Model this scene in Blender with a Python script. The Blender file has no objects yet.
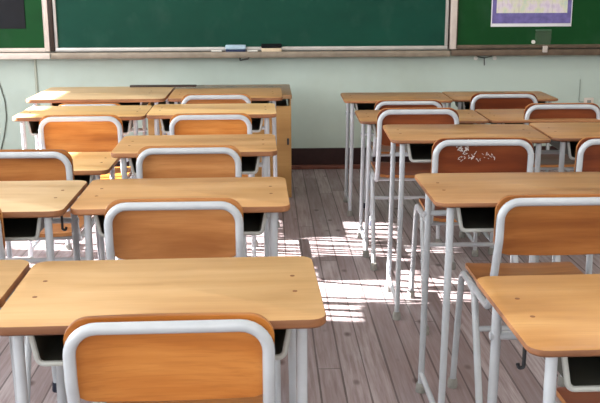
import bpy, bmesh, math, random
from mathutils import Vector, Matrix
random.seed(7)
S = bpy.context.scene
C = S.collection
PI = math.pi

# ------------------------------------------------------------------ helpers
def lin(c):
    return tuple(((v/255)/12.92 if v/255 <= .04045 else ((v/255+.055)/1.055)**2.4) for v in c) + (1,)

def link(name, me, parent=None, loc=(0, 0, 0), rotz=0.0):
    o = bpy.data.objects.new(name, me)
    C.objects.link(o)
    o.location = loc
    o.rotation_euler = (0, 0, rotz)
    if parent: o.parent = parent
    return o

def to_mesh(name, bm, mats, smooth=True, angle=35):
    me = bpy.data.meshes.new(name)
    bmesh.ops.recalc_face_normals(bm, faces=bm.faces)
    if smooth:
        for f in bm.faces: f.smooth = True
        for e in bm.edges:
            if len(e.link_faces) == 2 and e.calc_face_angle(0) > math.radians(angle): e.smooth = False
    bm.to_mesh(me); bm.free()
    for m in (mats if isinstance(mats, (list, tuple)) else [mats]): me.materials.append(m)
    return me

def box(bm, x0, x1, y0, y1, z0, z1, mi=0):
    vs = [bm.verts.new((x, y, z)) for x in (x0, x1) for y in (y0, y1) for z in (z0, z1)]
    for q in ((0,1,3,2), (4,6,7,5), (0,4,5,1), (2,3,7,6), (0,2,6,4), (1,5,7,3)):
        bm.faces.new([vs[i] for i in q]).material_index = mi
    return vs

def bevel_box(bm, x0, x1, y0, y1, z0, z1, b=.003, seg=2):
    t = bmesh.new(); box(t, x0, x1, y0, y1, z0, z1)
    bmesh.ops.recalc_face_normals(t, faces=t.faces)
    bmesh.ops.bevel(t, geom=list(t.edges), offset=b, segments=seg, affect='EDGES', profile=.5)
    me = bpy.data.meshes.new('t'); t.to_mesh(me); t.free(); bm.from_mesh(me); bpy.data.meshes.remove(me)

def fillet(pts, radii, n=6):
    out = [Vector(pts[0])]
    for i in range(1, len(pts)-1):
        p, a, b = Vector(pts[i]), Vector(pts[i-1]), Vector(pts[i+1]); r = radii[i-1]
        d1, d2 = (a-p).normalized(), (b-p).normalized()
        ang = d1.angle(d2)
        if r <= 0 or abs(ang-PI) < .02: out.append(p); continue
        t = min(r/math.tan(ang/2), (a-p).length*.49, (b-p).length*.49)
        rr = t*math.tan(ang/2)
        c = p + (d1+d2).normalized()*(rr/math.sin(ang/2))
        s, e = p+d1*t-c, p+d2*t-c
        for k in range(n+1):
            out.append(c + s.normalized().slerp(e.normalized(), k/n)*rr)
    out.append(Vector(pts[-1]))
    return out

def tube(bm, path, r, sides=12, cap=True, mi=0):
    path = [Vector(p) for p in path]; rings = []
    t0 = (path[1]-path[0]).normalized()
    u = t0.orthogonal().normalized()
    for i, p in enumerate(path):
        if i == 0: t = t0
        elif i == len(path)-1: t = (path[-1]-path[-2]).normalized()
        else: t = ((path[i]-path[i-1]).normalized()+(path[i+1]-path[i]).normalized()).normalized()
        u = (u - t*u.dot(t)).normalized(); v = t.cross(u)
        rr = r[i] if isinstance(r, (list, tuple)) else r
        rings.append([bm.verts.new(p+(u*math.cos(2*PI*k/sides)+v*math.sin(2*PI*k/sides))*rr) for k in range(sides)])
    for a, b in zip(rings, rings[1:]):
        for k in range(sides):
            bm.faces.new((a[k], a[(k+1) % sides], b[(k+1) % sides], b[k])).material_index = mi
    if cap:
        bm.faces.new(rings[0][::-1]).material_index = mi; bm.faces.new(rings[-1]).material_index = mi

def rrect(w, d, r, n=6):
    out = []
    for cx, cy, a0 in ((w/2-r, d/2-r, 0), (-w/2+r, d/2-r, PI/2), (-w/2+r, -d/2+r, PI), (w/2-r, -d/2+r, 1.5*PI)):
        for k in range(n+1):
            a = a0+PI/2*k/n; out.append((cx+r*math.cos(a), cy+r*math.sin(a)))
    return out

def slab(bm, w, d, z0, z1, r, b, side_mi=1):
    """rounded horizontal board, softened edges; the side band takes material side_mi"""
    def ring(inset, z): return [bm.verts.new((x, y, z)) for x, y in rrect(w-2*inset, d-2*inset, max(r-inset, .002))]
    R = [ring(b, z0), ring(0, z0+b), ring(0, z1-b), ring(b*.35, z1-b*.3), ring(b*1.1, z1)]
    n = len(R[0])
    for i, (a, c) in enumerate(zip(R, R[1:])):
        for k in range(n):
            bm.faces.new((a[k], a[(k+1) % n], c[(k+1) % n], c[k])).material_index = side_mi if i < 3 else 0
    bm.faces.new(R[0][::-1]).material_index = side_mi
    bm.faces.new(R[-1])

def panel(bm, xs, v0, v1, w0, w1, ch, frame):
    """plywood sheet: for every column x, ring of 8 points from v0..v1 (height) and w0..w1 (thickness)"""
    rings = []
    for x in xs:
        a, b, c, d = v0(x), v1(x), w0(x), w1(x)
        pts = [(a+ch, c), (b-ch, c), (b, c+ch), (b, d-ch), (b-ch, d), (a+ch, d), (a, d-ch), (a, c+ch)]
        rings.append([bm.verts.new(frame(x, p, q)) for p, q in pts])
    for a, b in zip(rings, rings[1:]):
        for k in range(8): bm.faces.new((a[k], a[(k+1) % 8], b[(k+1) % 8], b[k])).material_index = (1 if k in (1,2,3,5,6,7) else 0)
    bm.faces.new(rings[0][::-1]).material_index = 1; bm.faces.new(rings[-1]).material_index = 1

def corner(x, hw, r):
    """how far the outline draws in near the ends, corner radius r"""
    e = abs(x)-(hw-r)
    return 0 if e <= 0 else r-math.sqrt(max(r*r-e*e, 0))

# ------------------------------------------------------------------ materials
class N:
    def __init__(s, name):
        s.m = bpy.data.materials.new(name); s.m.use_nodes = True
        s.t = s.m.node_tree; s.b = s.t.nodes['Principled BSDF']
    def n(s, typ, **kw):
        nd = s.t.nodes.new(typ)
        for k, v in kw.items():
            if k in nd.inputs: nd.inputs[k].default_value = v
            else: setattr(nd, k, v)
        return nd
    def l(s, a, b): s.t.links.new(a, b)
    def coord(s, scale=(1, 1, 1), rnd=True):
        tc = s.n('ShaderNodeTexCoord'); mp = s.n('ShaderNodeMapping'); mp.inputs['Scale'].default_value = scale
        s.l(tc.outputs['Object'], mp.inputs['Vector'])
        if rnd:
            oi = s.n('ShaderNodeObjectInfo'); mu = s.n('ShaderNodeMath', operation='MULTIPLY'); mu.inputs[1].default_value = 37.0
            s.l(oi.outputs['Random'], mu.inputs[0]); s.l(mu.outputs[0], mp.inputs['Location'])
        return mp.outputs['Vector']
    def ramp(s, fac, stops):
        r = s.n('ShaderNodeValToRGB'); el = r.color_ramp.elements
        while len(el) > 1: el.remove(el[-1])
        el[0].position = stops[0][0]; el[0].color = stops[0][1]
        for p, c in stops[1:]: el.new(p).color = c
        s.l(fac, r.inputs['Fac']); return r.outputs['Color']
    def mix(s, fac, a, b, mode='MIX'):
        m = s.n('ShaderNodeMix', data_type='RGBA', blend_type=mode)
        for sock, v in ((m.inputs[0], fac), (m.inputs[6], a), (m.inputs[7], b)):
            if hasattr(v, 'links') or hasattr(v, 'is_linked'): s.l(v, sock)
            else: sock.default_value = v
        return m.outputs[2]
    def math(s, op, a, b=None):
        m = s.n('ShaderNodeMath', operation=op)
        for i, v in enumerate((a, b)):
            if v is None: continue
            if hasattr(v, 'is_linked'): s.l(v, m.inputs[i])
            else: m.inputs[i].default_value = v
        return m.outputs[0]
    def done(s, col=None, rough=None, metal=0, spec=.5, bump=None, bs=.2, bd=.002):
        if col is not None:
            if hasattr(col, 'is_linked'): s.l(col, s.b.inputs['Base Color'])
            else: s.b.inputs['Base Color'].default_value = col
        if rough is not None:
            if hasattr(rough, 'is_linked'): s.l(rough, s.b.inputs['Roughness'])
            else: s.b.inputs['Roughness'].default_value = rough
        s.b.inputs['Metallic'].default_value = metal
        s.b.inputs['Specular IOR Level'].default_value = spec
        if bump is not None:
            bn = s.n('ShaderNodeBump'); bn.inputs['Strength'].default_value = bs; bn.inputs['Distance'].default_value = bd
            s.l(bump, bn.inputs['Height']); s.l(bn.outputs[0], s.b.inputs['Normal'])
        return s.m

def plain(name, c, rough=.5, metal=0, spec=.5, var=.06, scale=12):
    k = N(name); v = k.coord((scale,)*3, False)
    nz = k.n('ShaderNodeTexNoise', Scale=1.0, Detail=4.0); k.l(v, nz.inputs['Vector'])
    c = lin(c); d = tuple(max(x*(1-var*2.2), 0) for x in c[:3])+(1,); e = tuple(min(x*(1+var), 1) for x in c[:3])+(1,)
    return k.done(k.ramp(nz.outputs['Fac'], [(.3, d), (.7, e)]), rough, metal, spec)

def wood(name, base, dark, light, rough=.35, spec=.4, arcs=.35, axis=0, fine=90):
    """varnished plywood, grain along local x, cathedral figure from a warped noise"""
    k = N(name)
    warp = k.n('ShaderNodeTexNoise', Scale=3.2, Detail=2.0); k.l(k.coord(), warp.inputs['Vector'])
    sc = k.n('ShaderNodeVectorMath', operation='SCALE'); sc.inputs['Scale'].default_value = .9; k.l(warp.outputs['Color'], sc.inputs[0])
    def warped(scale):
        ad = k.n('ShaderNodeVectorMath', operation='ADD'); k.l(k.coord(scale), ad.inputs[0]); k.l(sc.outputs[0], ad.inputs[1]); return ad.outputs[0]
    n1 = k.n('ShaderNodeTexNoise', Scale=1.0, Detail=4.0, Roughness=.5); k.l(warped((2.2, 26.0, 26.0)), n1.inputs['Vector'])
    n0 = k.n('ShaderNodeTexNoise', Scale=1.0, Detail=2.0, Roughness=.5); k.l(warped((1.4, 7.0, 7.0)), n0.inputs['Vector'])
    n2 = k.n('ShaderNodeTexNoise', Scale=1.0, Detail=3.0, Roughness=.6); k.l(k.coord((7.0, fine*2.2, fine*2.2)), n2.inputs['Vector'])
    f = k.math('ADD', k.math('MULTIPLY', n1.outputs['Fac'], arcs), k.math('MULTIPLY', n0.outputs['Fac'], 1-arcs))
    col = k.ramp(f, [(.34, lin(dark)), (.5, lin(base)), (.66, lin(light))])
    col = k.mix(k.ramp(n2.outputs['Fac'], [(.5, (0, 0, 0, 1)), (.72, (.32,)*3+(1,))]), col, lin(dark))
    rg = k.ramp(n0.outputs['Fac'], [(.3, (rough-.05,)*3+(1,)), (.7, (rough+.08,)*3+(1,))])
    return k.done(col, rg, 0, spec, n1.outputs['Fac'], .04, .001)

TOP_EDGE = wood('desktop_edge_wood', (148, 98, 62), (92, 56, 38), (184, 130, 86), .5)
TOPS = {
 'honey': wood('honey_desktop_wood', (204, 163, 112), (180, 136, 86), (218, 180, 132), .36),
 'pale':  wood('glare_pale_desktop_wood', (228, 194, 150), (212, 174, 126), (236, 208, 170), .34),  # window glare on the second-row left desk painted in as paler wood
 'tan':   wood('tan_desktop_wood', (200, 153, 100), (176, 126, 76), (214, 170, 120), .36),
 'yellow': wood('sunlit_yellow_desktop_wood', (234, 192, 132), (216, 168, 104), (242, 206, 150), .36),  # sunlit brightness of the left desks mixed into the base colour
 'gold': wood('golden_desktop_wood', (194, 142, 84), (166, 114, 60), (212, 164, 106), .34),
 'amber': wood('amber_desktop_wood', (184, 138, 92), (156, 108, 66), (202, 160, 112), .34),
}
PLYS = {
 'orange': wood('orange_backrest_wood', (186, 114, 48), (148, 80, 26), (208, 140, 70), .34, arcs=.6),
 'tan':    wood('tan_backrest_wood', (186, 126, 74), (154, 96, 50), (206, 150, 96), .34, arcs=.6),
 'brown':  wood('brown_backrest_wood', (168, 106, 54), (130, 74, 32), (190, 130, 72), .34, arcs=.6),
 'red':    wood('red_backrest_wood', (116, 54, 26), (86, 36, 16), (138, 72, 36), .34, arcs=.55),
}
PLY_EDGE = wood('backrest_edge_wood', (168, 110, 60), (120, 70, 36), (194, 134, 80), .4)
STEEL = plain('grey_painted_steel', (182, 188, 196), .26, .0, .7, .03, 25)
STEEL2 = plain('worn_grey_painted_steel', (176, 180, 182), .38, .1, .5, .10, 40)
RIM = plain('rim_painted_steel', (178, 182, 180), .4, .1, .5, .06, 25)
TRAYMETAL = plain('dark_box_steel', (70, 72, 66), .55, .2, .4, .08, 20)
RUBBER = plain('grey_rubber', (150, 150, 146), .7, 0, .3, .1, 60)
DARKRUB = plain('navy_rubber', (38, 42, 60), .6, 0, .3, .1, 60)
PLUG = plain('plug_wood', (134, 88, 56), .5, 0, .4, .1, 60)
HOOKM = plain('dark_hook_steel', (54, 56, 60), .4, .5, .5, .05, 40)
WHITE = plain('chalk_white', (236, 234, 228), .9, 0, .1, .03, 80)

def floor_mat():
    k = N('weathered_floor_boards')
    tc = k.n('ShaderNodeTexCoord'); sx = k.n('ShaderNodeSeparateXYZ'); k.l(tc.outputs['Object'], sx.inputs[0])
    W = .080
    u = k.math('DIVIDE', sx.outputs['X'], W); idx = k.math('FLOOR', u); fr = k.math('FRACT', u)
    wn = k.n('ShaderNodeTexWhiteNoise', noise_dimensions='1D'); k.l(idx, wn.inputs['W'])
    # board ends
    vv = k.math('ADD', k.math('DIVIDE', sx.outputs['Y'], 1.9), k.math('MULTIPLY', wn.outputs['Value'], 7.3))
    fy = k.math('FRACT', vv); iy = k.math('FLOOR', vv)
    cb = k.n('ShaderNodeCombineXYZ'); k.l(idx, cb.inputs[0]); k.l(iy, cb.inputs[1])
    wn2 = k.n('ShaderNodeTexWhiteNoise', noise_dimensions='2D'); k.l(cb.outputs[0], wn2.inputs['Vector'])
    # wavering width of the gap
    mpn = k.n('ShaderNodeMapping'); mpn.inputs['Scale'].default_value = (14, 2.2, 1); k.l(tc.outputs['Object'], mpn.inputs['Vector'])
    gn = k.n('ShaderNodeTexNoise', Scale=1.0, Detail=3.0); k.l(mpn.outputs[0], gn.inputs['Vector'])
    gw = k.math('MULTIPLY', gn.outputs['Fac'], .075)
    gap = k.math('LESS_THAN', k.math('MINIMUM', fr, k.math('SUBTRACT', 1.0, fr)), gw)
    gapy = k.math('LESS_THAN', fy, .0025)
    gap = k.math('MAXIMUM', gap, gapy)
    # grain
    mp = k.n('ShaderNodeMapping'); mp.inputs['Scale'].default_value = (70, 3.2, 1); k.l(tc.outputs['Object'], mp.inputs['Vector'])
    off = k.n('ShaderNodeVectorMath', operation='ADD'); k.l(mp.outputs[0], off.inputs[0])
    c3 = k.n('ShaderNodeCombineXYZ'); k.l(k.math('MULTIPLY', wn2.outputs['Value'], 40.0), c3.inputs[1]); k.l(c3.outputs[0], off.inputs[1])
    g1 = k.n('ShaderNodeTexNoise', Scale=1.0, Detail=6.0, Roughness=.65); k.l(off.outputs[0], g1.inputs['Vector'])
    mp2 = k.n('ShaderNodeMapping'); mp2.inputs['Scale'].default_value = (5, 1.6, 1); k.l(tc.outputs['Object'], mp2.inputs['Vector'])
    g2 = k.n('ShaderNodeTexNoise', Scale=1.0, Detail=4.0, Roughness=.6); k.l(mp2.outputs[0], g2.inputs['Vector'])
    base = k.ramp(wn2.outputs['Value'], [(0, lin((146, 134, 138))), (.5, lin((166, 154, 158))), (1, lin((188, 178, 182)))])
    col = k.mix(k.ramp(g1.outputs['Fac'], [(.36, (.75,)*3+(1,)), (.6, (0, 0, 0, 1))]), base, lin((124, 103, 102)))
    col = k.mix(k.ramp(g2.outputs['Fac'], [(.4, (0, 0, 0, 1)), (.75, (.55,)*3+(1,))]), col, lin((142, 122, 121)))
    col = k.mix(k.ramp(g2.outputs['Fac'], [(.25, (.4,)*3+(1,)), (.42, (0, 0, 0, 1))]), col, lin((214, 208, 214)))
    # knots
    mp3 = k.n('ShaderNodeMapping'); mp3.inputs['Scale'].default_value = (9, 5, 1); k.l(tc.outputs['Object'], mp3.inputs['Vector'])
    vo = k.n('ShaderNodeTexVoronoi', Scale=1.0); k.l(mp3.outputs[0], vo.inputs['Vector'])
    col = k.mix(k.ramp(vo.outputs['Distance'], [(.06, (.8,)*3+(1,)), (.16, (0, 0, 0, 1))]), col, lin((70, 48, 44)))
    col = k.mix(k.math('MULTIPLY', gap, .7), col, lin((60, 46, 44)))
    rough = k.ramp(g2.outputs['Fac'], [(.3, (.42,)*3+(1,)), (.7, (.6,)*3+(1,))])
    h = k.math('SUBTRACT', k.math('MULTIPLY', g1.outputs['Fac'], .3), gap)
    return k.done(col, rough, 0, .4, h, .35, .003)

def wall_mat(name, c, stain=(150, 156, 140)):
    k = N(name); v = k.coord((1, 1, 1), False)
    a = k.n('ShaderNodeTexNoise', Scale=1.3, Detail=5.0, Roughness=.6); k.l(v, a.inputs['Vector'])
    b = k.n('ShaderNodeTexNoise', Scale=60.0, Detail=3.0); k.l(v, b.inputs['Vector'])
    col = k.mix(k.ramp(a.outputs['Fac'], [(.5, (0, 0, 0, 1)), (.8, (.35,)*3+(1,))]), lin(c), lin(stain))
    return k.done(col, .6, 0, .3, b.outputs['Fac'], .08, .002)

def board_mat(name, c, c2):
    k = N(name); v = k.coord((.8, 1, 1.6), False)
    a = k.n('ShaderNodeTexNoise', Scale=2.2, Detail=6.0, Roughness=.6); k.l(v, a.inputs['Vector'])
    mp = k.coord((9, 9, 6), False); b = k.n('ShaderNodeTexNoise', Scale=1.0, Detail=3.0); k.l(mp, b.inputs['Vector'])
    col = k.ramp(a.outputs['Fac'], [(.3, lin(c)), (.7, lin(c2))])
    col = k.mix(k.ramp(b.outputs['Fac'], [(.55, (0, 0, 0, 1)), (.8, (.03,)*3+(1,))]), col, lin((150, 180, 170)))
    return k.done(col, .55, 0, .18)

M_FLOOR = floor_mat()
M_WALL = wall_mat('mint_plaster', (190, 205, 198))
M_SIDE = wall_mat('cream_plaster', (226, 222, 210))
M_CEIL = plain('white_ceiling', (232, 230, 224), .8, 0, .2, .02, 4)
M_SKIRT = plain('dark_skirting_wood', (52, 30, 30), .5, 0, .3, .12, 14)
M_TRIM = plain('red_brown_trim_wood', (122, 74, 62), .5, 0, .3, .14, 18)
M_BOARD = board_mat('teal_chalkboard', (8, 62, 50), (13, 72, 58))
M_SIDEBOARD = board_mat('green_chalkboard', (6, 64, 26), (10, 74, 32))
M_ALU = plain('aluminium_frame', (196, 192, 190), .4, .35, .5, .05, 14)
M_CREAM = plain('cream_aluminium', (226, 214, 206), .42, .15, .5, .05, 14)
M_BROWNRAIL = plain('dark_brown_rail', (58, 46, 40), .5, .2, .4, .08, 14)
M_TRAY = plain('aged_chalk_tray', (150, 138, 124), .45, .25, .4, .1, 16)
M_TRAYDARK = plain('brown_chalk_tray', (104, 88, 74), .5, .2, .4, .12, 16)

# ------------------------------------------------------------------ tagging
def tag(o, label, cat, group=None):
    o['label'] = label; o['category'] = cat
    if group: o['group'] = group
    return o
def thing(name, loc, rz, label, cat, group=None):
    return tag(link(name, None, None, loc, rz), label, cat, group)
def struct(name, bm, mats, parent=None, smooth=False):
    o = link(name, to_mesh(name, bm, mats, smooth), parent)
    o['kind'] = 'structure'; return o

# ------------------------------------------------------------------ the room
XL, XR, YW, YB, ZC = -3.0, 3.3, 6.455, -2.2, 3.0
bm = bmesh.new(); box(bm, XL-.2, XR+.2, YB-.2, YW+.2, -.12, 0); struct('floor', bm, M_FLOOR)
bm = bmesh.new(); box(bm, XL-.2, XR+.2, YB-.2, YW+.2, ZC, ZC+.12); struct('ceiling', bm, M_CEIL)
bm = bmesh.new(); box(bm, XL-.2, XR+.2, YW, YW+.18, 0, ZC); struct('wall_front', bm, M_WALL)
bm = bmesh.new(); box(bm, XL-.2, XR+.2, YB-.18, YB, 0, ZC); struct('wall_back', bm, M_SIDE)
bm = bmesh.new(); box(bm, XR, XR+.18, YB, YW, 0, ZC); struct('wall_right', bm, M_SIDE)
# left wall: unseen openings sized to shape the sun patches, solid elsewhere
Z0, Z1 = .50, 1.44
OPEN = ((3.86, 4.64), (4.70, 5.48))
bm = bmesh.new()
ys = [YB]+[v for o_ in OPEN for v in o_]+[YW]
for a, c in zip(ys[0::2], ys[1::2]): box(bm, XL-.18, XL, a, c, 0, ZC)
for a, c in OPEN:
    box(bm, XL-.18, XL, a, c, 0, Z0); box(bm, XL-.18, XL, a, c, Z1, ZC)
struct('wall_left', bm, M_SIDE)
for n_, (a, c) in enumerate(OPEN):
    bm = bmesh.new()
    for p, q in ((a, a+.03), (c-.03, c)): box(bm, XL-.12, XL-.07, p, q, Z0, Z1)
    box(bm, XL-.12, XL-.07, a+.03, c-.03, Z0, Z0+.03); box(bm, XL-.12, XL-.07, a+.03, c-.03, Z1-.03, Z1)
    struct('window_%d' % (n_+1), bm, M_CREAM)
# skirting and floor trim along the front wall
bm = bmesh.new(); box(bm, XL, XR, YW-.02, YW, .028, .146); struct('baseboard_front', bm, M_SKIRT)
bm = bmesh.new(); bevel_box(bm, XL, XR, YW-.045, YW-.0005, .0, .029, .006); struct('trim_1', bm, M_TRIM, smooth=True)
bm = bmesh.new(); bevel_box(bm, -1.605, -1.588, YW-.012, YW, .146, .79, .003); struct('trim_2', bm, wall_mat('panel_joint_paint', (176, 182, 170)), smooth=True)

# ------------------------------------------------------------------ chalkboards
YF = YW-.03
def chalkboard(label, x0, x1, z0, z1, mat, fr, frame_mat, tray_mat, left_post=None, right_post=None, tray=(None, None), yoff=0.0, lip_mat=None):
    t = thing('chalkboard', ((x0+x1)/2, YW, z0), 0, label, 'chalkboard', 'front wall chalkboards')
    cx = (x0+x1)/2
    def part(name, bmx, m, par=t, sm=True): return link(name, to_mesh(name, bmx, m, sm), par)
    b = bmesh.new(); box(b, x0-cx, x1-cx, -.03-yoff, -.001, 0, z1-z0); part('writing_surface', b, mat)
    b = bmesh.new(); bevel_box(b, x0-fr-cx, x1+fr-cx, -.045-yoff, -.001, -.024, .002, .003); part('bottom_rail', b, frame_mat)
    for s, e in ((x0-fr, x0), (x1, x1+fr)):
        b = bmesh.new(); bevel_box(b, s-cx, e-cx, -.045-yoff, -.001, .0022, z1-z0, .003); part('side_rail', b, frame_mat)
    ta, tb = tray
    b = bmesh.new()
    # tray: back plate, floor and upturned lip
    bevel_box(b, ta-cx, tb-cx, -.105, -.001, -.036, -.0285, .002)
    bevel_box(b, ta-cx, tb-cx, -.112, -.098, -.068, -.027, .003)
    part('chalk_tray', b, tray_mat)
    return t
ZB = .860
MAINBOARD = chalkboard('large teal green chalkboard in the middle of the front wall', -1.424, 1.228, ZB, 2.1, M_BOARD, .020, M_ALU, M_TRAY, tray=(-1.462, 1.254))
chalkboard('bright green side chalkboard at the left holding a black sheet', -2.75, -1.515, ZB, 2.1, M_SIDEBOARD, .006, M_CREAM, M_CREAM, tray=(-2.77, -1.468))
chalkboard('bright green side chalkboard at the right holding a purple edged poster', 1.314, 2.95, ZB+.004, 2.1, M_SIDEBOARD, .006, M_TRAYDARK, M_TRAYDARK, tray=(1.262, 2.97))
# uprights between the boards
def upright(x0, x1, label, mat, dz=.0, dep=.055):
    b = bmesh.new(); bevel_box(b, -(x1-x0)/2, (x1-x0)/2, -dep, -.001, 0, 1.3, .005)
    o = link('board_upright', to_mesh('board_upright', b, mat), None, ((x0+x1)/2, YW, ZB-.034+dz))
    return tag(o, label, 'board post', 'uprights between the chalkboards')
upright(-1.507, -1.477, 'cream metal upright at the left end of the large chalkboard', M_CREAM, .012)
upright(-1.475, -1.4465, 'dark brown strip just left of the large chalkboard', M_BROWNRAIL, .012)
upright(1.261, 1.3065, 'wide pale metal upright right of the large chalkboard', M_CREAM, .012)
upright(1.2495, 1.259, 'narrow dark strip right of the large chalkboard', M_BROWNRAIL, .012, .04)

# black sheet on the left side board
b = bmesh.new(); bevel_box(b, -.3, .3, -.006, 0, 0, .9, .002)
tag(link('notice_sheet', to_mesh('notice_sheet', b, plain('black_card', (34, 36, 42), .7, 0, .25, .06, 10)), None, (-1.935, YW-.0455+.0145, .992)),
    'black sheet pinned on the left green chalkboard', 'notice')

# poster with a purple border on the right side board
t = thing('poster', (1.826, YW-.031, .989), 0, 'white poster with purple border and pale picture on the green board', 'poster')
b = bmesh.new(); bevel_box(b, -.281, .281, -.003, 0, 0, .42, .001); link('paper', to_mesh('paper', b, plain('poster_paper', (236, 236, 244), .5, 0, .3, .02, 10)), t)
b = bmesh.new(); box(b, -.274, .274, -.0045, -.003, .022, .41); link('border', to_mesh('border', b, plain('poster_purple', (120, 110, 176), .5, 0, .3, .12, 25)), t)
def poster_pic():
    k = N('poster_picture'); v = k.coord((9, 1, 7), False)
    a = k.n('ShaderNodeTexNoise', Scale=1.6, Detail=3.0); k.l(v, a.inputs['Vector'])
    v2 = k.coord((60, 1, 12), False); g = k.n('ShaderNodeTexNoise', Scale=1.0, Detail=2.0); k.l(v2, g.inputs['Vector'])
    col = k.ramp(a.outputs['Fac'], [(.3, lin((216, 200, 226))), (.42, lin((230, 220, 232))), (.54, lin((226, 226, 206))), (.64, lin((206, 220, 208))), (.75, lin((222, 206, 224)))])
    col = k.mix(k.ramp(g.outputs['Fac'], [(.55, (0, 0, 0, 1)), (.66, (.3,)*3+(1,))]), col, lin((180, 172, 182)))
    return k.done(col, .5, 0, .3)
b = bmesh.new(); box(b, -.246, .246, -.006, -.0045, .092, .40); link('picture', to_mesh('picture', b, poster_pic()), t)

# clear pocket with magnets below the poster
def clear_mat():
    k = N('clear_plastic'); tr = k.n('ShaderNodeBsdfTransparent'); gl = k.n('ShaderNodeBsdfGlossy', Roughness=.15)
    mx = k.n('ShaderNodeMixShader'); mx.inputs[0].default_value = .035
    k.l(tr.outputs[0], mx.inputs[1]); k.l(gl.outputs[0], mx.inputs[2])
    k.l(mx.outputs[0], k.t.nodes['Material Output'].inputs['Surface']); return k.m
t = thing('plastic_pocket', (1.912, YW-.034, .835), 0, 'small clear plastic pocket hanging below the poster over the tray', 'pocket')
b = bmesh.new(); box(b, -.055, .055, -.012, -.003, .03, .13); link('sleeve', to_mesh('sleeve', b, clear_mat()), t)
t2 = bmesh.new(); bevel_box(t2, -.055, .055, -.012, -.002, .126, .134, .002); link('top_seam', to_mesh('top_seam', t2, plain('pocket_seam', (70, 110, 84), .3, 0, .5, .05, 20)), t)
b = bmesh.new(); tube(b, [(0, 0, 0), (0, -.012, 0)], .013, 16)
tag(link('magnet', to_mesh('magnet', b, WHITE), None, (1.847, YW-.0302, .884)), 'round white magnet on the green board below the poster', 'magnet')
b = bmesh.new(); bevel_box(b, -.017, .017, -.016, 0, -.02, .024, .004)
link('clip', to_mesh('clip', b, plain('clip_plastic', (206, 196, 190), .4, 0, .4, .08, 60)), t, (-.005, -.0785, .003))

# erasers and chalk in the tray
def eraser(x, body, felt, label, flip=False):
    t = thing('chalkboard_eraser', (x, YW-.072, ZB-.0284), 0, label, 'eraser', 'erasers on the chalk tray')
    b = bmesh.new(); bevel_box(b, -.07, .07, -.024, .024, .016 if not flip else .024, .047 if not flip else .052, .007, 3)
    link('body', to_mesh('body', b, body), t)
    b = bmesh.new(); bevel_box(b, -.068, .068, -.023, .023, 0, .0158 if not flip else .0238, .002)
    link('felt', to_mesh('felt', b, felt), t)
eraser(-.214, plain('pale_blue_plastic', (178, 204, 224), .45, 0, .4, .04, 30), plain('navy_felt', (52, 62, 92), .95, 0, .1, .1, 60), 'pale blue eraser with navy felt on the chalk tray')
eraser(.030, plain('black_felt', (30, 32, 34), .95, 0, .1, .1, 60), plain('cream_wood_block', (226, 206, 178), .6, 0, .3, .06, 30), 'black eraser on a cream base on the chalk tray', True)
for i, (x, r) in enumerate(((-.10, .02), (-.345, -.03))):
    b = bmesh.new(); tube(b, [(-.035, 0, 0), (.035, 0, 0)], [.0055, .005], 12)
    o = link('chalk_stick', to_mesh('chalk_stick', b, WHITE), None, (x, YW-.082+.006*i, ZB-.0284+.0056), r)
    tag(o, ('white chalk stick between the two erasers', 'white chalk stick left of the pale blue eraser')[i], 'chalk', 'chalk sticks on the tray')
# latch and hooks under the tray
b = bmesh.new(); tube(b, fillet([(0, 0, .012), (0, -.012, -.004), (.055, -.016, .006), (.062, -.016, .014)], [.004, .01]), .005, 10)
th = link('tray_hook', to_mesh('tray_hook', b, HOOKM), MAINBOARD, (-.185+.098, -.096, -.080)); th['label'] = 'small dark hook'
for x, lb in ((1.450, 'left white peg of the pair under the right chalk tray'), (1.582, 'right white peg of the pair under the right chalk tray')):
    b = bmesh.new(); tube(b, [(0, 0, 0), (0, -.03, 0)], .008, 12); tube(b, [(0, -.030, 0), (0, -.036, 0)], .014, 14)
    tag(link('wall_peg', to_mesh('wall_peg', b, WHITE), None, (x, YW-.0005, .775)), lb, 'peg', 'pegs under the right tray')
b = bmesh.new(); tube(b, fillet([(-.06, -.003, .01), (0, -.003, -.004), (.055, -.003, .01)], [.02]), .003, 8); tube(b, [(0, -.003, .0), (.002, -.003, -.055)], .003, 8)
tag(link('wire_loop', to_mesh('wire_loop', b, HOOKM), None, (1.516, YW-.002, .777)), 'dark wire strung between the two white pegs', 'wire')
# cable at the far left of the wall, cord and socket at the right
b = bmesh.new(); tube(b, fillet([(-.035, -.006, .55), (.0, -.006, .44), (.024, -.006, .33), (.028, -.006, .21), (.0, -.006, .08), (-.03, -.006, -.02)], [.2]*4), .004, 10)
tag(link('wall_cable', to_mesh('wall_cable', b, plain('dark_cable', (104, 110, 102), .6, 0, .3, .05, 20)), None, (-1.845, YW-.0005, .17)), 'dark cable curving down the wall at the far left', 'cable')
t = thing('wall_socket', (2.275, YW, .46), 0, 'small pale wall socket with a thin grey cord above the right chairs', 'socket')
b = bmesh.new(); bevel_box(b, -.035, .035, -.012, 0, -.025, .03, .004); link('cover_plate', to_mesh('cover_plate', b, M_CREAM), t)
b = bmesh.new(); tube(b, fillet([(-.036, -.005, 0), (-.07, -.005, 0), (-.07, -.005, .16)], [.015]), .0026, 8)
link('cord', to_mesh('cord', b, plain('grey_cord', (140, 150, 145), .6, 0, .3, .05, 20)), t)
b = bmesh.new(); bevel_box(b, -.014, .014, -.016, -.0118, -.01, .014, .002); link('insert', to_mesh('insert', b, plain('socket_grey', (140, 140, 136), .5, 0, .3, .05, 20)), t)

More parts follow.
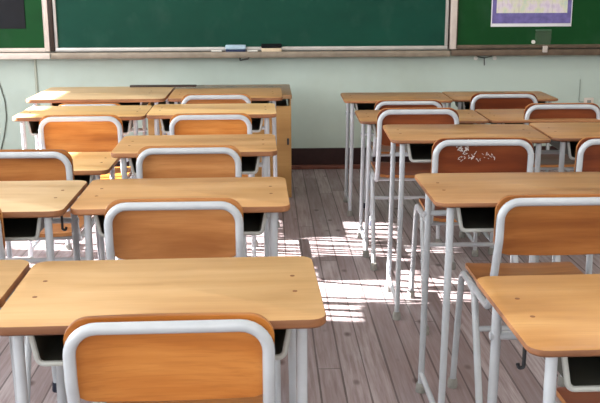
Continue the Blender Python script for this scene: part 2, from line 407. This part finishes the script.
# ------------------------------------------------------------------ desks
CACHE = {}
def cached(key, fn):
    if key not in CACHE: CACHE[key] = fn()
    return CACHE[key]
TT = .0185
def m_top(w, d, h, col):
    def f():
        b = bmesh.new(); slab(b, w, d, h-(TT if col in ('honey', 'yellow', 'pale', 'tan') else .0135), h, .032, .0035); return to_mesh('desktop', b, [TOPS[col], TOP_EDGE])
    return cached(('top', w, d, h, col), f)
def m_boxshell(w, d, h):
    def f():
        # folded sheet tray with rounded lower corners, closed at the back, open towards the pupil
        b = bmesh.new(); hw, t, dep = .232, .003, .066
        y0, y1 = -d/2+.035, d/2-.055; zt = h-TT
        prof = fillet([(-hw, 0, zt), (-hw+.012, 0, zt-dep), (hw-.012, 0, zt-dep), (hw, 0, zt)], [.013, .013])
        inn = fillet([(-hw+t, 0, zt), (-hw+.012+t, 0, zt-dep+t), (hw-.012-t, 0, zt-dep+t), (hw-t, 0, zt)], [.010, .010])
        rows = []
        for y in (y0, y1):
            rows.append(([b.verts.new((p.x, y, p.z)) for p in prof], [b.verts.new((p.x, y, p.z)) for p in inn]))
        (o0, i0), (o1, i1) = rows; n = len(o0)
        for k in range(n-1):
            b.faces.new((o0[k], o0[k+1], o1[k+1], o1[k])); b.faces.new((i0[k], i1[k], i1[k+1], i0[k+1]))
            b.faces.new((o0[k], i0[k], i0[k+1], o0[k+1]))
        b.faces.new(o1); b.faces.new(i1[::-1])
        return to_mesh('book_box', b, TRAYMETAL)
    return cached(('bb', w, d, h), f)
def m_rim(w, d, h):
    def f():
        b = bmesh.new(); hw, dep = .234, .066; y = -d/2+.033; zt = h-TT
        tube(b, fillet([(-hw, y, zt), (-hw+.012, y, zt-dep), (hw-.012, y, zt-dep), (hw, y, zt)], [.014, .014]), .0055, 8)
        return to_mesh('box_rim', b, RIM)
    return cached(('rim', w, d, h), f)
LEGX, LEGY = .258, .172
def m_leg(w, d, h, sx, sy):
    def f():
        b = bmesh.new(); x = sx*(w/2-.045); y = sy*(d/2-.030)
        tube(b, [(x, y, h-TT), (x, y, h-.15), (x+sx*.008, y, .006)], [.0104, .0104, .0098], 14)
        return to_mesh('leg', b, STEEL)
    return cached(('leg', w, d, h, sx, sy), f)
def m_cap(x, y, mat, r=.0165, hgt=.032):
    def f():
        b = bmesh.new(); tube(b, [(x, y, 0), (x, y, .006), (x, y, hgt-.004), (x, y, hgt)], [r*.95, r, r*.9, r*.8], 14)
        return to_mesh('foot_cap', b, mat)
    return cached(('cap', round(x, 4), round(y, 4), mat.name, r, hgt), f)
def m_sidebar(w, d, sx):
    def f():
        b = bmesh.new(); x = sx*(w/2-.038); yy = d/2-.030
        tube(b, [(x, -yy, .062), (x, yy, .062)], .009, 10); return to_mesh('side_stretcher', b, STEEL)
    return cached(('sb', w, d, sx), f)
def m_cross(w, d, HH):
    def f():
        b = bmesh.new(); x = w/2-.038; tube(b, [(-x-.006, d/2-.03, HH-.12), (x+.006, d/2-.03, HH-.12)], .009, 10); return to_mesh('cross_bar', b, STEEL)
    return cached(('cb', w, d, HH), f)
def m_hook(w, d, h, sx):
    def f():
        b = bmesh.new(); x = sx*(w/2-.022); y = -d/2+.13
        tube(b, fillet([(x-sx*.008, y, h-TT), (x-sx*.008, y, h-.085), (x+sx*.001, y, h-.087), (x+sx*.003, y, h-.078)], [.004, .004]), .0036, 8)
        return to_mesh('bag_hook', b, HOOKM)
    return cached(('hk', w, d, h, sx), f)
def m_plug(x, y, h):
    def f():
        b = bmesh.new(); tube(b, [(x, y, h-.002), (x, y, h+.0006)], .0048, 12); return to_mesh('screw_plug', b, PLUG)
    return cached(('plug', x, y, h), f)

def desk(x, y, rz, h, col, label, w=.6, d=.4, hook=''):
    t = thing('school_desk', (x, y, 0), math.radians(rz), label, 'desk', 'school desks in two blocks')
    dt = link('desktop', m_top(w, d, h, col), t)
    for px in (-.25, .25):
        for py in (.055, -.042): link('screw_plug', m_plug(px, py, h), dt)
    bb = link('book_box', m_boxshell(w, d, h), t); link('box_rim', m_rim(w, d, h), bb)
    for sx in (-1, 1):
        for sy in (-1, 1):
            lg = link('leg', m_leg(w, d, h, sx, sy), t)
            link('foot_cap', m_cap(sx*(w/2-.037), sy*(d/2-.030), RUBBER), lg)
        link('side_stretcher', m_sidebar(w, d, sx), t)
        if (sx, hook) in ((-1, 'l'), (1, 'r')): link('bag_hook', m_hook(w, d, h, sx), t)
    link('cross_bar', m_cross(w, d, h), t)
    return t

H = .696
DESKS = [
 (-.811, 1.735, 1.0, .700, 'honey', 'light wood desk cut by the left frame edge, nearest row of the left block'),
 (-.202, 1.745, 1.5, H, 'honey', 'light wood desk in the foreground, nearest row, second from the left'),
 (-.850, 2.590, .5, H, 'pale', 'pale desk with painted window glare at the left edge in the second row'),
 (-.244, 2.639, .86, .690, 'tan', 'tan desk in the second row of the left block beside the aisle'),
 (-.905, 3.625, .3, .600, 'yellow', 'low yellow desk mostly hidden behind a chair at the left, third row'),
 (-.269, 3.466, .84, .694, 'tan', 'tan desk in the third row of the left block beside the aisle'),
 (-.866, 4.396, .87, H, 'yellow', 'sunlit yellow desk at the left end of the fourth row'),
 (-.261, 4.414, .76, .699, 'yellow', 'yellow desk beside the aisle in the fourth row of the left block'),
 (-.892, 5.080, .2, .706, 'pale', 'wider pale desk at the far left, last row before the wall'),
 (-.222, 5.012, .3, .706, 'tan', 'desk in front of the low wooden teacher desk in the last row'),
 (.722, 1.601, 1.1, .694, 'gold', 'light wood desk in the lower right corner, nearest on the right'),
 (.744, 2.564, -.15, .712, 'amber', 'amber desk with its whole left end showing, second row of the right block'),
 (.764, 3.556, -2.0, .714, 'amber', 'slightly turned desk beside the aisle in the third row of the right block'),
 (1.376, 3.572, -2.0, .714, 'amber', 'desk cut by the right frame edge in the third row'),
 (.731, 4.410, -1.3, .661, 'amber', 'low desk beside the aisle in the fourth row of the right block'),
 (1.343, 4.430, -1.0, .658, 'amber', 'low desk at the right end of the fourth row'),
 (.724, 5.221, -.94, .656, 'amber', 'farthest desk beside the aisle on the right, near the wall'),
 (1.340, 5.310, -1.3, .648, 'amber', 'farthest desk at the right end, near the wall'),
]
for i, (x, y, rz, h, col, lb) in enumerate(DESKS):
    if i == 8: desk(x, y, rz, h, col, lb, .715, .60)
    elif i == 9: desk(x, y, rz, h, col, lb, .60, .44)
    else: desk(x, y, rz, h, col, lb, hook={2: 'r', 10: 'l'}.get(i, ''))

# ------------------------------------------------------------------ chairs
TR = .0110
def m_backframe():
    b = bmesh.new(); x = .18-TR
    pts = [(-x, .385, .403), (-x, .085, .403), (-x, .058, .46), (-x, .004, .62), (-x, 0, .73-TR), (x, 0, .73-TR), (x, .004, .62), (x, .058, .46), (x, .085, .403), (x, .385, .403)]
    tube(b, fillet(pts, [.04, .05, .1, .052, .052, .1, .05, .04], 7), TR, 14)
    return to_mesh('back_frame', b, STEEL)
def linsp(a, b, n): return [a+(b-a)*i/(n-1) for i in range(n)]
def colx(hw, r, n=9):
    e = [hw-r+r*math.sin(PI/2*i/n) for i in range(n+1)]
    e[-1] -= .0006
    m = linsp(-(hw-r), hw-r, 15)
    return [-v for v in e[::-1]]+m[1:-1]+e
def m_backrest():
    b = bmesh.new(); hw = .180
    lean = lambda z: (.004+(.62-z)*.32) if z < .62 else .0
    def v0(x): return .561+corner(x, hw, .045)+.010*(x/hw)**2
    def v1(x): return .733-corner(x, hw, .042)
    w0 = lambda x: TR+.0005-.0; w1 = lambda x: TR+.0115
    bow = lambda x: .012*(1-(x/hw)**2)
    panel(b, colx(hw, .042), v0, v1, w0, w1, .002, lambda x, p, q: (x, q+bow(x)*.9+lean(p), p))
    return to_mesh('backrest', b, [PLYS['orange'], PLY_EDGE])
def m_seat():
    b = bmesh.new(); hw = .166
    v0 = lambda x: .085+corner(x, hw, .05); v1 = lambda x: .455-corner(x, hw, .05)
    def frame(x, p, q):
        return (x, p, q-.010*(1-(x/hw)**2)*(1-((p-.25)/.22)**2)*1.0 - (.012*((p-.40)/.055)**2 if p > .40 else 0))
    # extra rows lengthwise for the dished shape
    xs = colx(hw, .05); rings = []
    rows = 9
    top, bot = [], []
    for x in xs:
        a, c = v0(x), v1(x)
        top.append([b.verts.new(frame(x, a+(c-a)*k/(rows-1), .430)) for k in range(rows)])
        bot.append([b.verts.new(frame(x, a+(c-a)*k/(rows-1), .418)) for k in range(rows)])
    for i in range(len(xs)-1):
        for k in range(rows-1):
            b.faces.new((top[i][k], top[i+1][k], top[i+1][k+1], top[i][k+1]))
            b.faces.new((bot[i][k], bot[i][k+1], bot[i+1][k+1], bot[i+1][k])).material_index = 1
        for k in (0, rows-1):
            b.faces.new((top[i][k], bot[i][k], bot[i+1][k], top[i+1][k])).material_index = 1
    for i in (0, len(xs)-1):
        for k in range(rows-1): b.faces.new((top[i][k], top[i][k+1], bot[i][k+1], bot[i][k])).material_index = 1
    return to_mesh('seat', b, [PLYS['orange'], PLY_EDGE])
SX = .173
def m_side(sx):
    b = bmesh.new(); x = sx*SX
    tube(b, fillet([(x+sx*.008, .462, .006), (x, .420, .408), (x, .245, .400), (x+sx*.008, .050, .006)], [.05, .05], 8), .0104, 14)
    return to_mesh('side_frame', b, STEEL)
def m_support(y):
    b = bmesh.new(); tube(b, [(-SX, y, .400), (SX, y, .400)], .0085, 10); return to_mesh('seat_support', b, STEEL)
def m_stretch():
    b = bmesh.new(); tube(b, [(-SX-.002, .196, .30), (SX+.002, .196, .30)], .0085, 10); return to_mesh('stretcher', b, STEEL)
CM = dict(bf=m_backframe(), br=m_backrest(), st=m_seat(), s0=m_side(-1), s1=m_side(1), u0=m_support(.13), u1=m_support(.37), sr=m_stretch())
def setmat(o, m):
    o.material_slots[0].link = 'OBJECT'; o.material_slots[0].material = m
def chair(x, y, rz, zt, col, label, feet=RUBBER, wsc=1.0):
    t = thing('school_chair', (x, y, 0), math.radians(rz), label, 'chair', 'school chairs behind the desks')
    t.scale = (wsc, 1, zt/.73)
    link('back_frame', CM['bf'], t)
    br = link('backrest', CM['br'], t); setmat(br, PLYS[col])
    s = link('seat', CM['st'], t); setmat(s, PLYS[col])
    for sx, k in ((-1, 's0'), (1, 's1')):
        f = link('side_frame', CM[k], t)
        link('foot_cap', m_cap(sx*(SX+.008), .462, feet), f); link('foot_cap', m_cap(sx*(SX+.008), .050, feet), f)
    link('seat_support', CM['u0'], t); link('seat_support', CM['u1'], t); link('stretcher', CM['sr'], t)
    return t, br
CHAIRS = [
 (-.172, 1.475, 1.2, .726, 'orange', 'orange wood chair in the foreground, nearest to the camera'),
 (-.872, 2.330, 0, .735, 'brown', 'brown chair mostly cut off by the left frame edge'),
 (-.246, 2.318, .5, .735, 'tan', 'tan chair at the tan desk just beyond the foreground desk'),
 (-.838, 3.060, 0, .738, 'brown', 'brown chair at the left edge, standing before the low yellow desk'),
 (-.272, 3.110, .5, .738, 'tan', 'tan chair tucked at the third desk of the left block by the aisle'),
 (-.811, 3.985, .5, .727, 'orange', 'orange chair in front of the sunlit yellow desk at the left'),
 (-.249, 3.990, .5, .729, 'orange', 'orange chair in the fourth row of the left block by the aisle'),
 (-.905, 4.700, 0, .690, 'orange', 'smaller chair whose pale top bar barely shows at the wide far left desk'),
 (-.261, 4.690, .5, .733, 'tan', 'chair before the desk and low teacher desk at the back left'),
 (.785, 1.400, 1.0, .730, 'red', 'chair under the lower right desk, only its brown seat showing'),
 (.772, 2.305, 0, .738, 'brown', 'large golden brown chair at the right behind the lower right desk'),
 (.759, 3.180, -1.5, .745, 'red', 'reddish chair with white scuff marks on its backrest, right block'),
 (1.288, 3.215, -1.0, .738, 'red', 'reddish chair cut by the right frame edge in the third row'),
 (.658, 3.985, -1.0, .746, 'red', 'dark reddish chair by the aisle in the fourth row of the right block'),
 (1.383, 4.250, -1.0, .728, 'red', 'dark reddish chair at the right end of the fourth row'),
 (.738, 4.785, -.9, .683, 'red', 'chair by the aisle at the farthest desk row on the right, partly behind another chair'),
 (1.261, 4.860, -1.0, .707, 'red', 'dark chair at the right end of the farthest desk row'),
]
scuffed = None
for i, (x, y, rz, zt, col, lb) in enumerate(CHAIRS):
    t, br = chair(x, y, rz, zt, col, lb, DARKRUB if i in (1, 15) else RUBBER, .94 if i == 7 else 1.0)
    if i == 11: scuffed = br
# white scuffs on the reddish chair
b = bmesh.new(); rr = random.Random(3)
def stroke(x, z, dx, dz, r):
    p = []
    for k in range(6):
        u = k/5; xx = x+dx*u+rr.uniform(-.002, .002); zz = z+dz*u+rr.uniform(-.002, .002)
        bow = .012*(1-(xx/.18)**2)*.9; lean = (.004+(.62-zz)*.32) if zz < .62 else 0
        p.append((xx, TR+.0005+bow+lean-.0002, zz))
    tube(b, p, r, 6)
for k in range(26):
    stroke(-.105+rr.uniform(0, .06), .700+rr.uniform(-.012, .012), rr.uniform(-.014, .018), rr.uniform(-.014, .014), .0018)
for k in range(6): stroke(-.028+rr.uniform(0, .012), .708+rr.uniform(-.003, .003), .012, rr.uniform(-.002, .002), .0022)
for k in range(26): stroke(-.08+rr.uniform(0, .125), .668+rr.uniform(-.012, .010), rr.uniform(-.012, .014), rr.uniform(-.012, .012), .0010)
sc = link('scuff_marks', to_mesh('scuff_marks', b, plain('scuff_white', (214, 206, 204), .8, 0, .2, .1, 60)), scuffed)
sc['label'] = 'white scuff marks'

# ------------------------------------------------------------------ teacher desk and the stick
t = thing('teacher_desk', (-.29, 5.795, 0), 0, 'low wooden teacher desk with a plain panel front by the wall', 'desk')
TD = wood('teacher_desk_top_wood', (150, 112, 72), (124, 88, 54), (168, 130, 90), .3)
TDP = wood('teacher_desk_panel_wood', (186, 142, 84), (164, 120, 66), (200, 158, 100), .45, arcs=.2)
hw = .435
b = bmesh.new(); slab(b, 2*hw, .60, .612, .637, .006, .002, 0); link('desktop', to_mesh('desktop', b, TD), t)
b = bmesh.new(); bevel_box(b, -hw+.004, hw-.004, -.262, -.242, .0, .565, .003); link('front_panel', to_mesh('front_panel', b, TDP), t)
for s in (-1, 1):
    b = bmesh.new(); bevel_box(b, s*(hw-.004)-.010 if s > 0 else -hw+.004, hw-.004 if s > 0 else -hw+.024, -.240, .285, 0, .612, .003)
    link('side_panel', to_mesh('side_panel', b, TDP), t)
b = bmesh.new(); bevel_box(b, -hw+.026, hw-.026, -.238, .28, .545, .560, .002); link('shelf', to_mesh('shelf', b, plain('dark_shelf_wood', (60, 44, 32), .6, 0, .3, .1, 14)), t)
b = bmesh.new(); bevel_box(b, hw-.030, hw-.018, -.272, -.2622, .33, .37, .003); link('latch', to_mesh('latch', b, HOOKM), t)
b = bmesh.new(); bevel_box(b, -.19, .19, -.018, .018, 0, .010, .002)
tag(link('ruler_stick', to_mesh('ruler_stick', b, plain('dark_stick_wood', (62, 50, 46), .5, 0, .3, .1, 20)), None, (-.600, 5.345, .7065)), 'long dark ruler lying across the back edge of the wide pale desk', 'ruler')

# ------------------------------------------------------------------ light
def area(name, loc, rot, sx, sy, power, col=(1, 1, 1)):
    l = bpy.data.lights.new(name, 'AREA'); l.shape = 'RECTANGLE'; l.size = sx; l.size_y = sy; l.energy = power; l.color = col
    o = bpy.data.objects.new(name, l); C.objects.link(o); o.location = loc; o.rotation_euler = rot; return o
sun = bpy.data.lights.new('sun', 'SUN'); sun.energy = 62; sun.angle = .009; sun.color = (1, .97, .93)
so = bpy.data.objects.new('sun', sun); C.objects.link(so)
SUN = Vector((1, -.15, -.35)); so.rotation_euler = SUN.to_track_quat('-Z', 'Y').to_euler(); so.location = (-4.5, 5, 2.2)
# daylight through the left windows (front one, and the curtained ones towards the back)
area('window_daylight_front', (XL+.05, 4.3, 1.75), (0, -PI/2, 0), 1.5, 2.4, 66, (.95, .98, 1))
area('window_daylight_rear', (XL+.05, .6, 1.75), (0, -PI/2, 0), 1.5, 3.6, 110, (.95, .98, 1))
area('right_wall_fill', (XR-.05, .8, 1.9), (0, PI/2, 0), 1.0, 3.5, 14, (1, .98, .95))  # unseen area light on the solid right wall
area('rear_fill', (0, YB+.1, 1.9), (PI/2, 0, 0), 4.5, 1.4, 58, (.96, .98, 1))  # added fill at the solid back wall for surfaces facing the camera
for x, y in ((-1.2, 1.2), (1.4, 1.2), (-1.2, 4.2), (1.4, 4.2)):
    area('ceiling_fill', (x, y, ZC-.06), (0, 0, 0), .3, 1.2, 8, (1, .97, .92))  # unseen fill lights added below the ceiling
w = bpy.data.worlds.new('world'); S.world = w; w.use_nodes = True
bg = w.node_tree.nodes['Background']; bg.inputs[0].default_value = (.85, .92, 1, 1); bg.inputs[1].default_value = 1.2

# ------------------------------------------------------------------ camera
cam = bpy.data.cameras.new('camera'); co = bpy.data.objects.new('camera', cam); C.objects.link(co); S.camera = co
R = Vector((0.9993635436478178, -0.03552144479697957, -0.003276367990844286)); U = Vector((0.011331943975409594, 0.2290355036356432, 0.9733521074719598)); F = Vector((0.03382446856071023, 0.9727697389587643, -0.229292259556844))
co.matrix_world = Matrix(((R.x, U.x, -F.x, 0), (R.y, U.y, -F.y, 0), (R.z, U.z, -F.z, 1.2784), (0, 0, 0, 1)))
cam.sensor_width = 36; cam.lens = 921.8/600*36; cam.clip_start = .02
S.view_settings.view_transform = 'Standard'; S.view_settings.look = 'None'; S.view_settings.gamma = 1; S.view_settings.use_curve_mapping = False
S.view_settings.exposure = 0.12
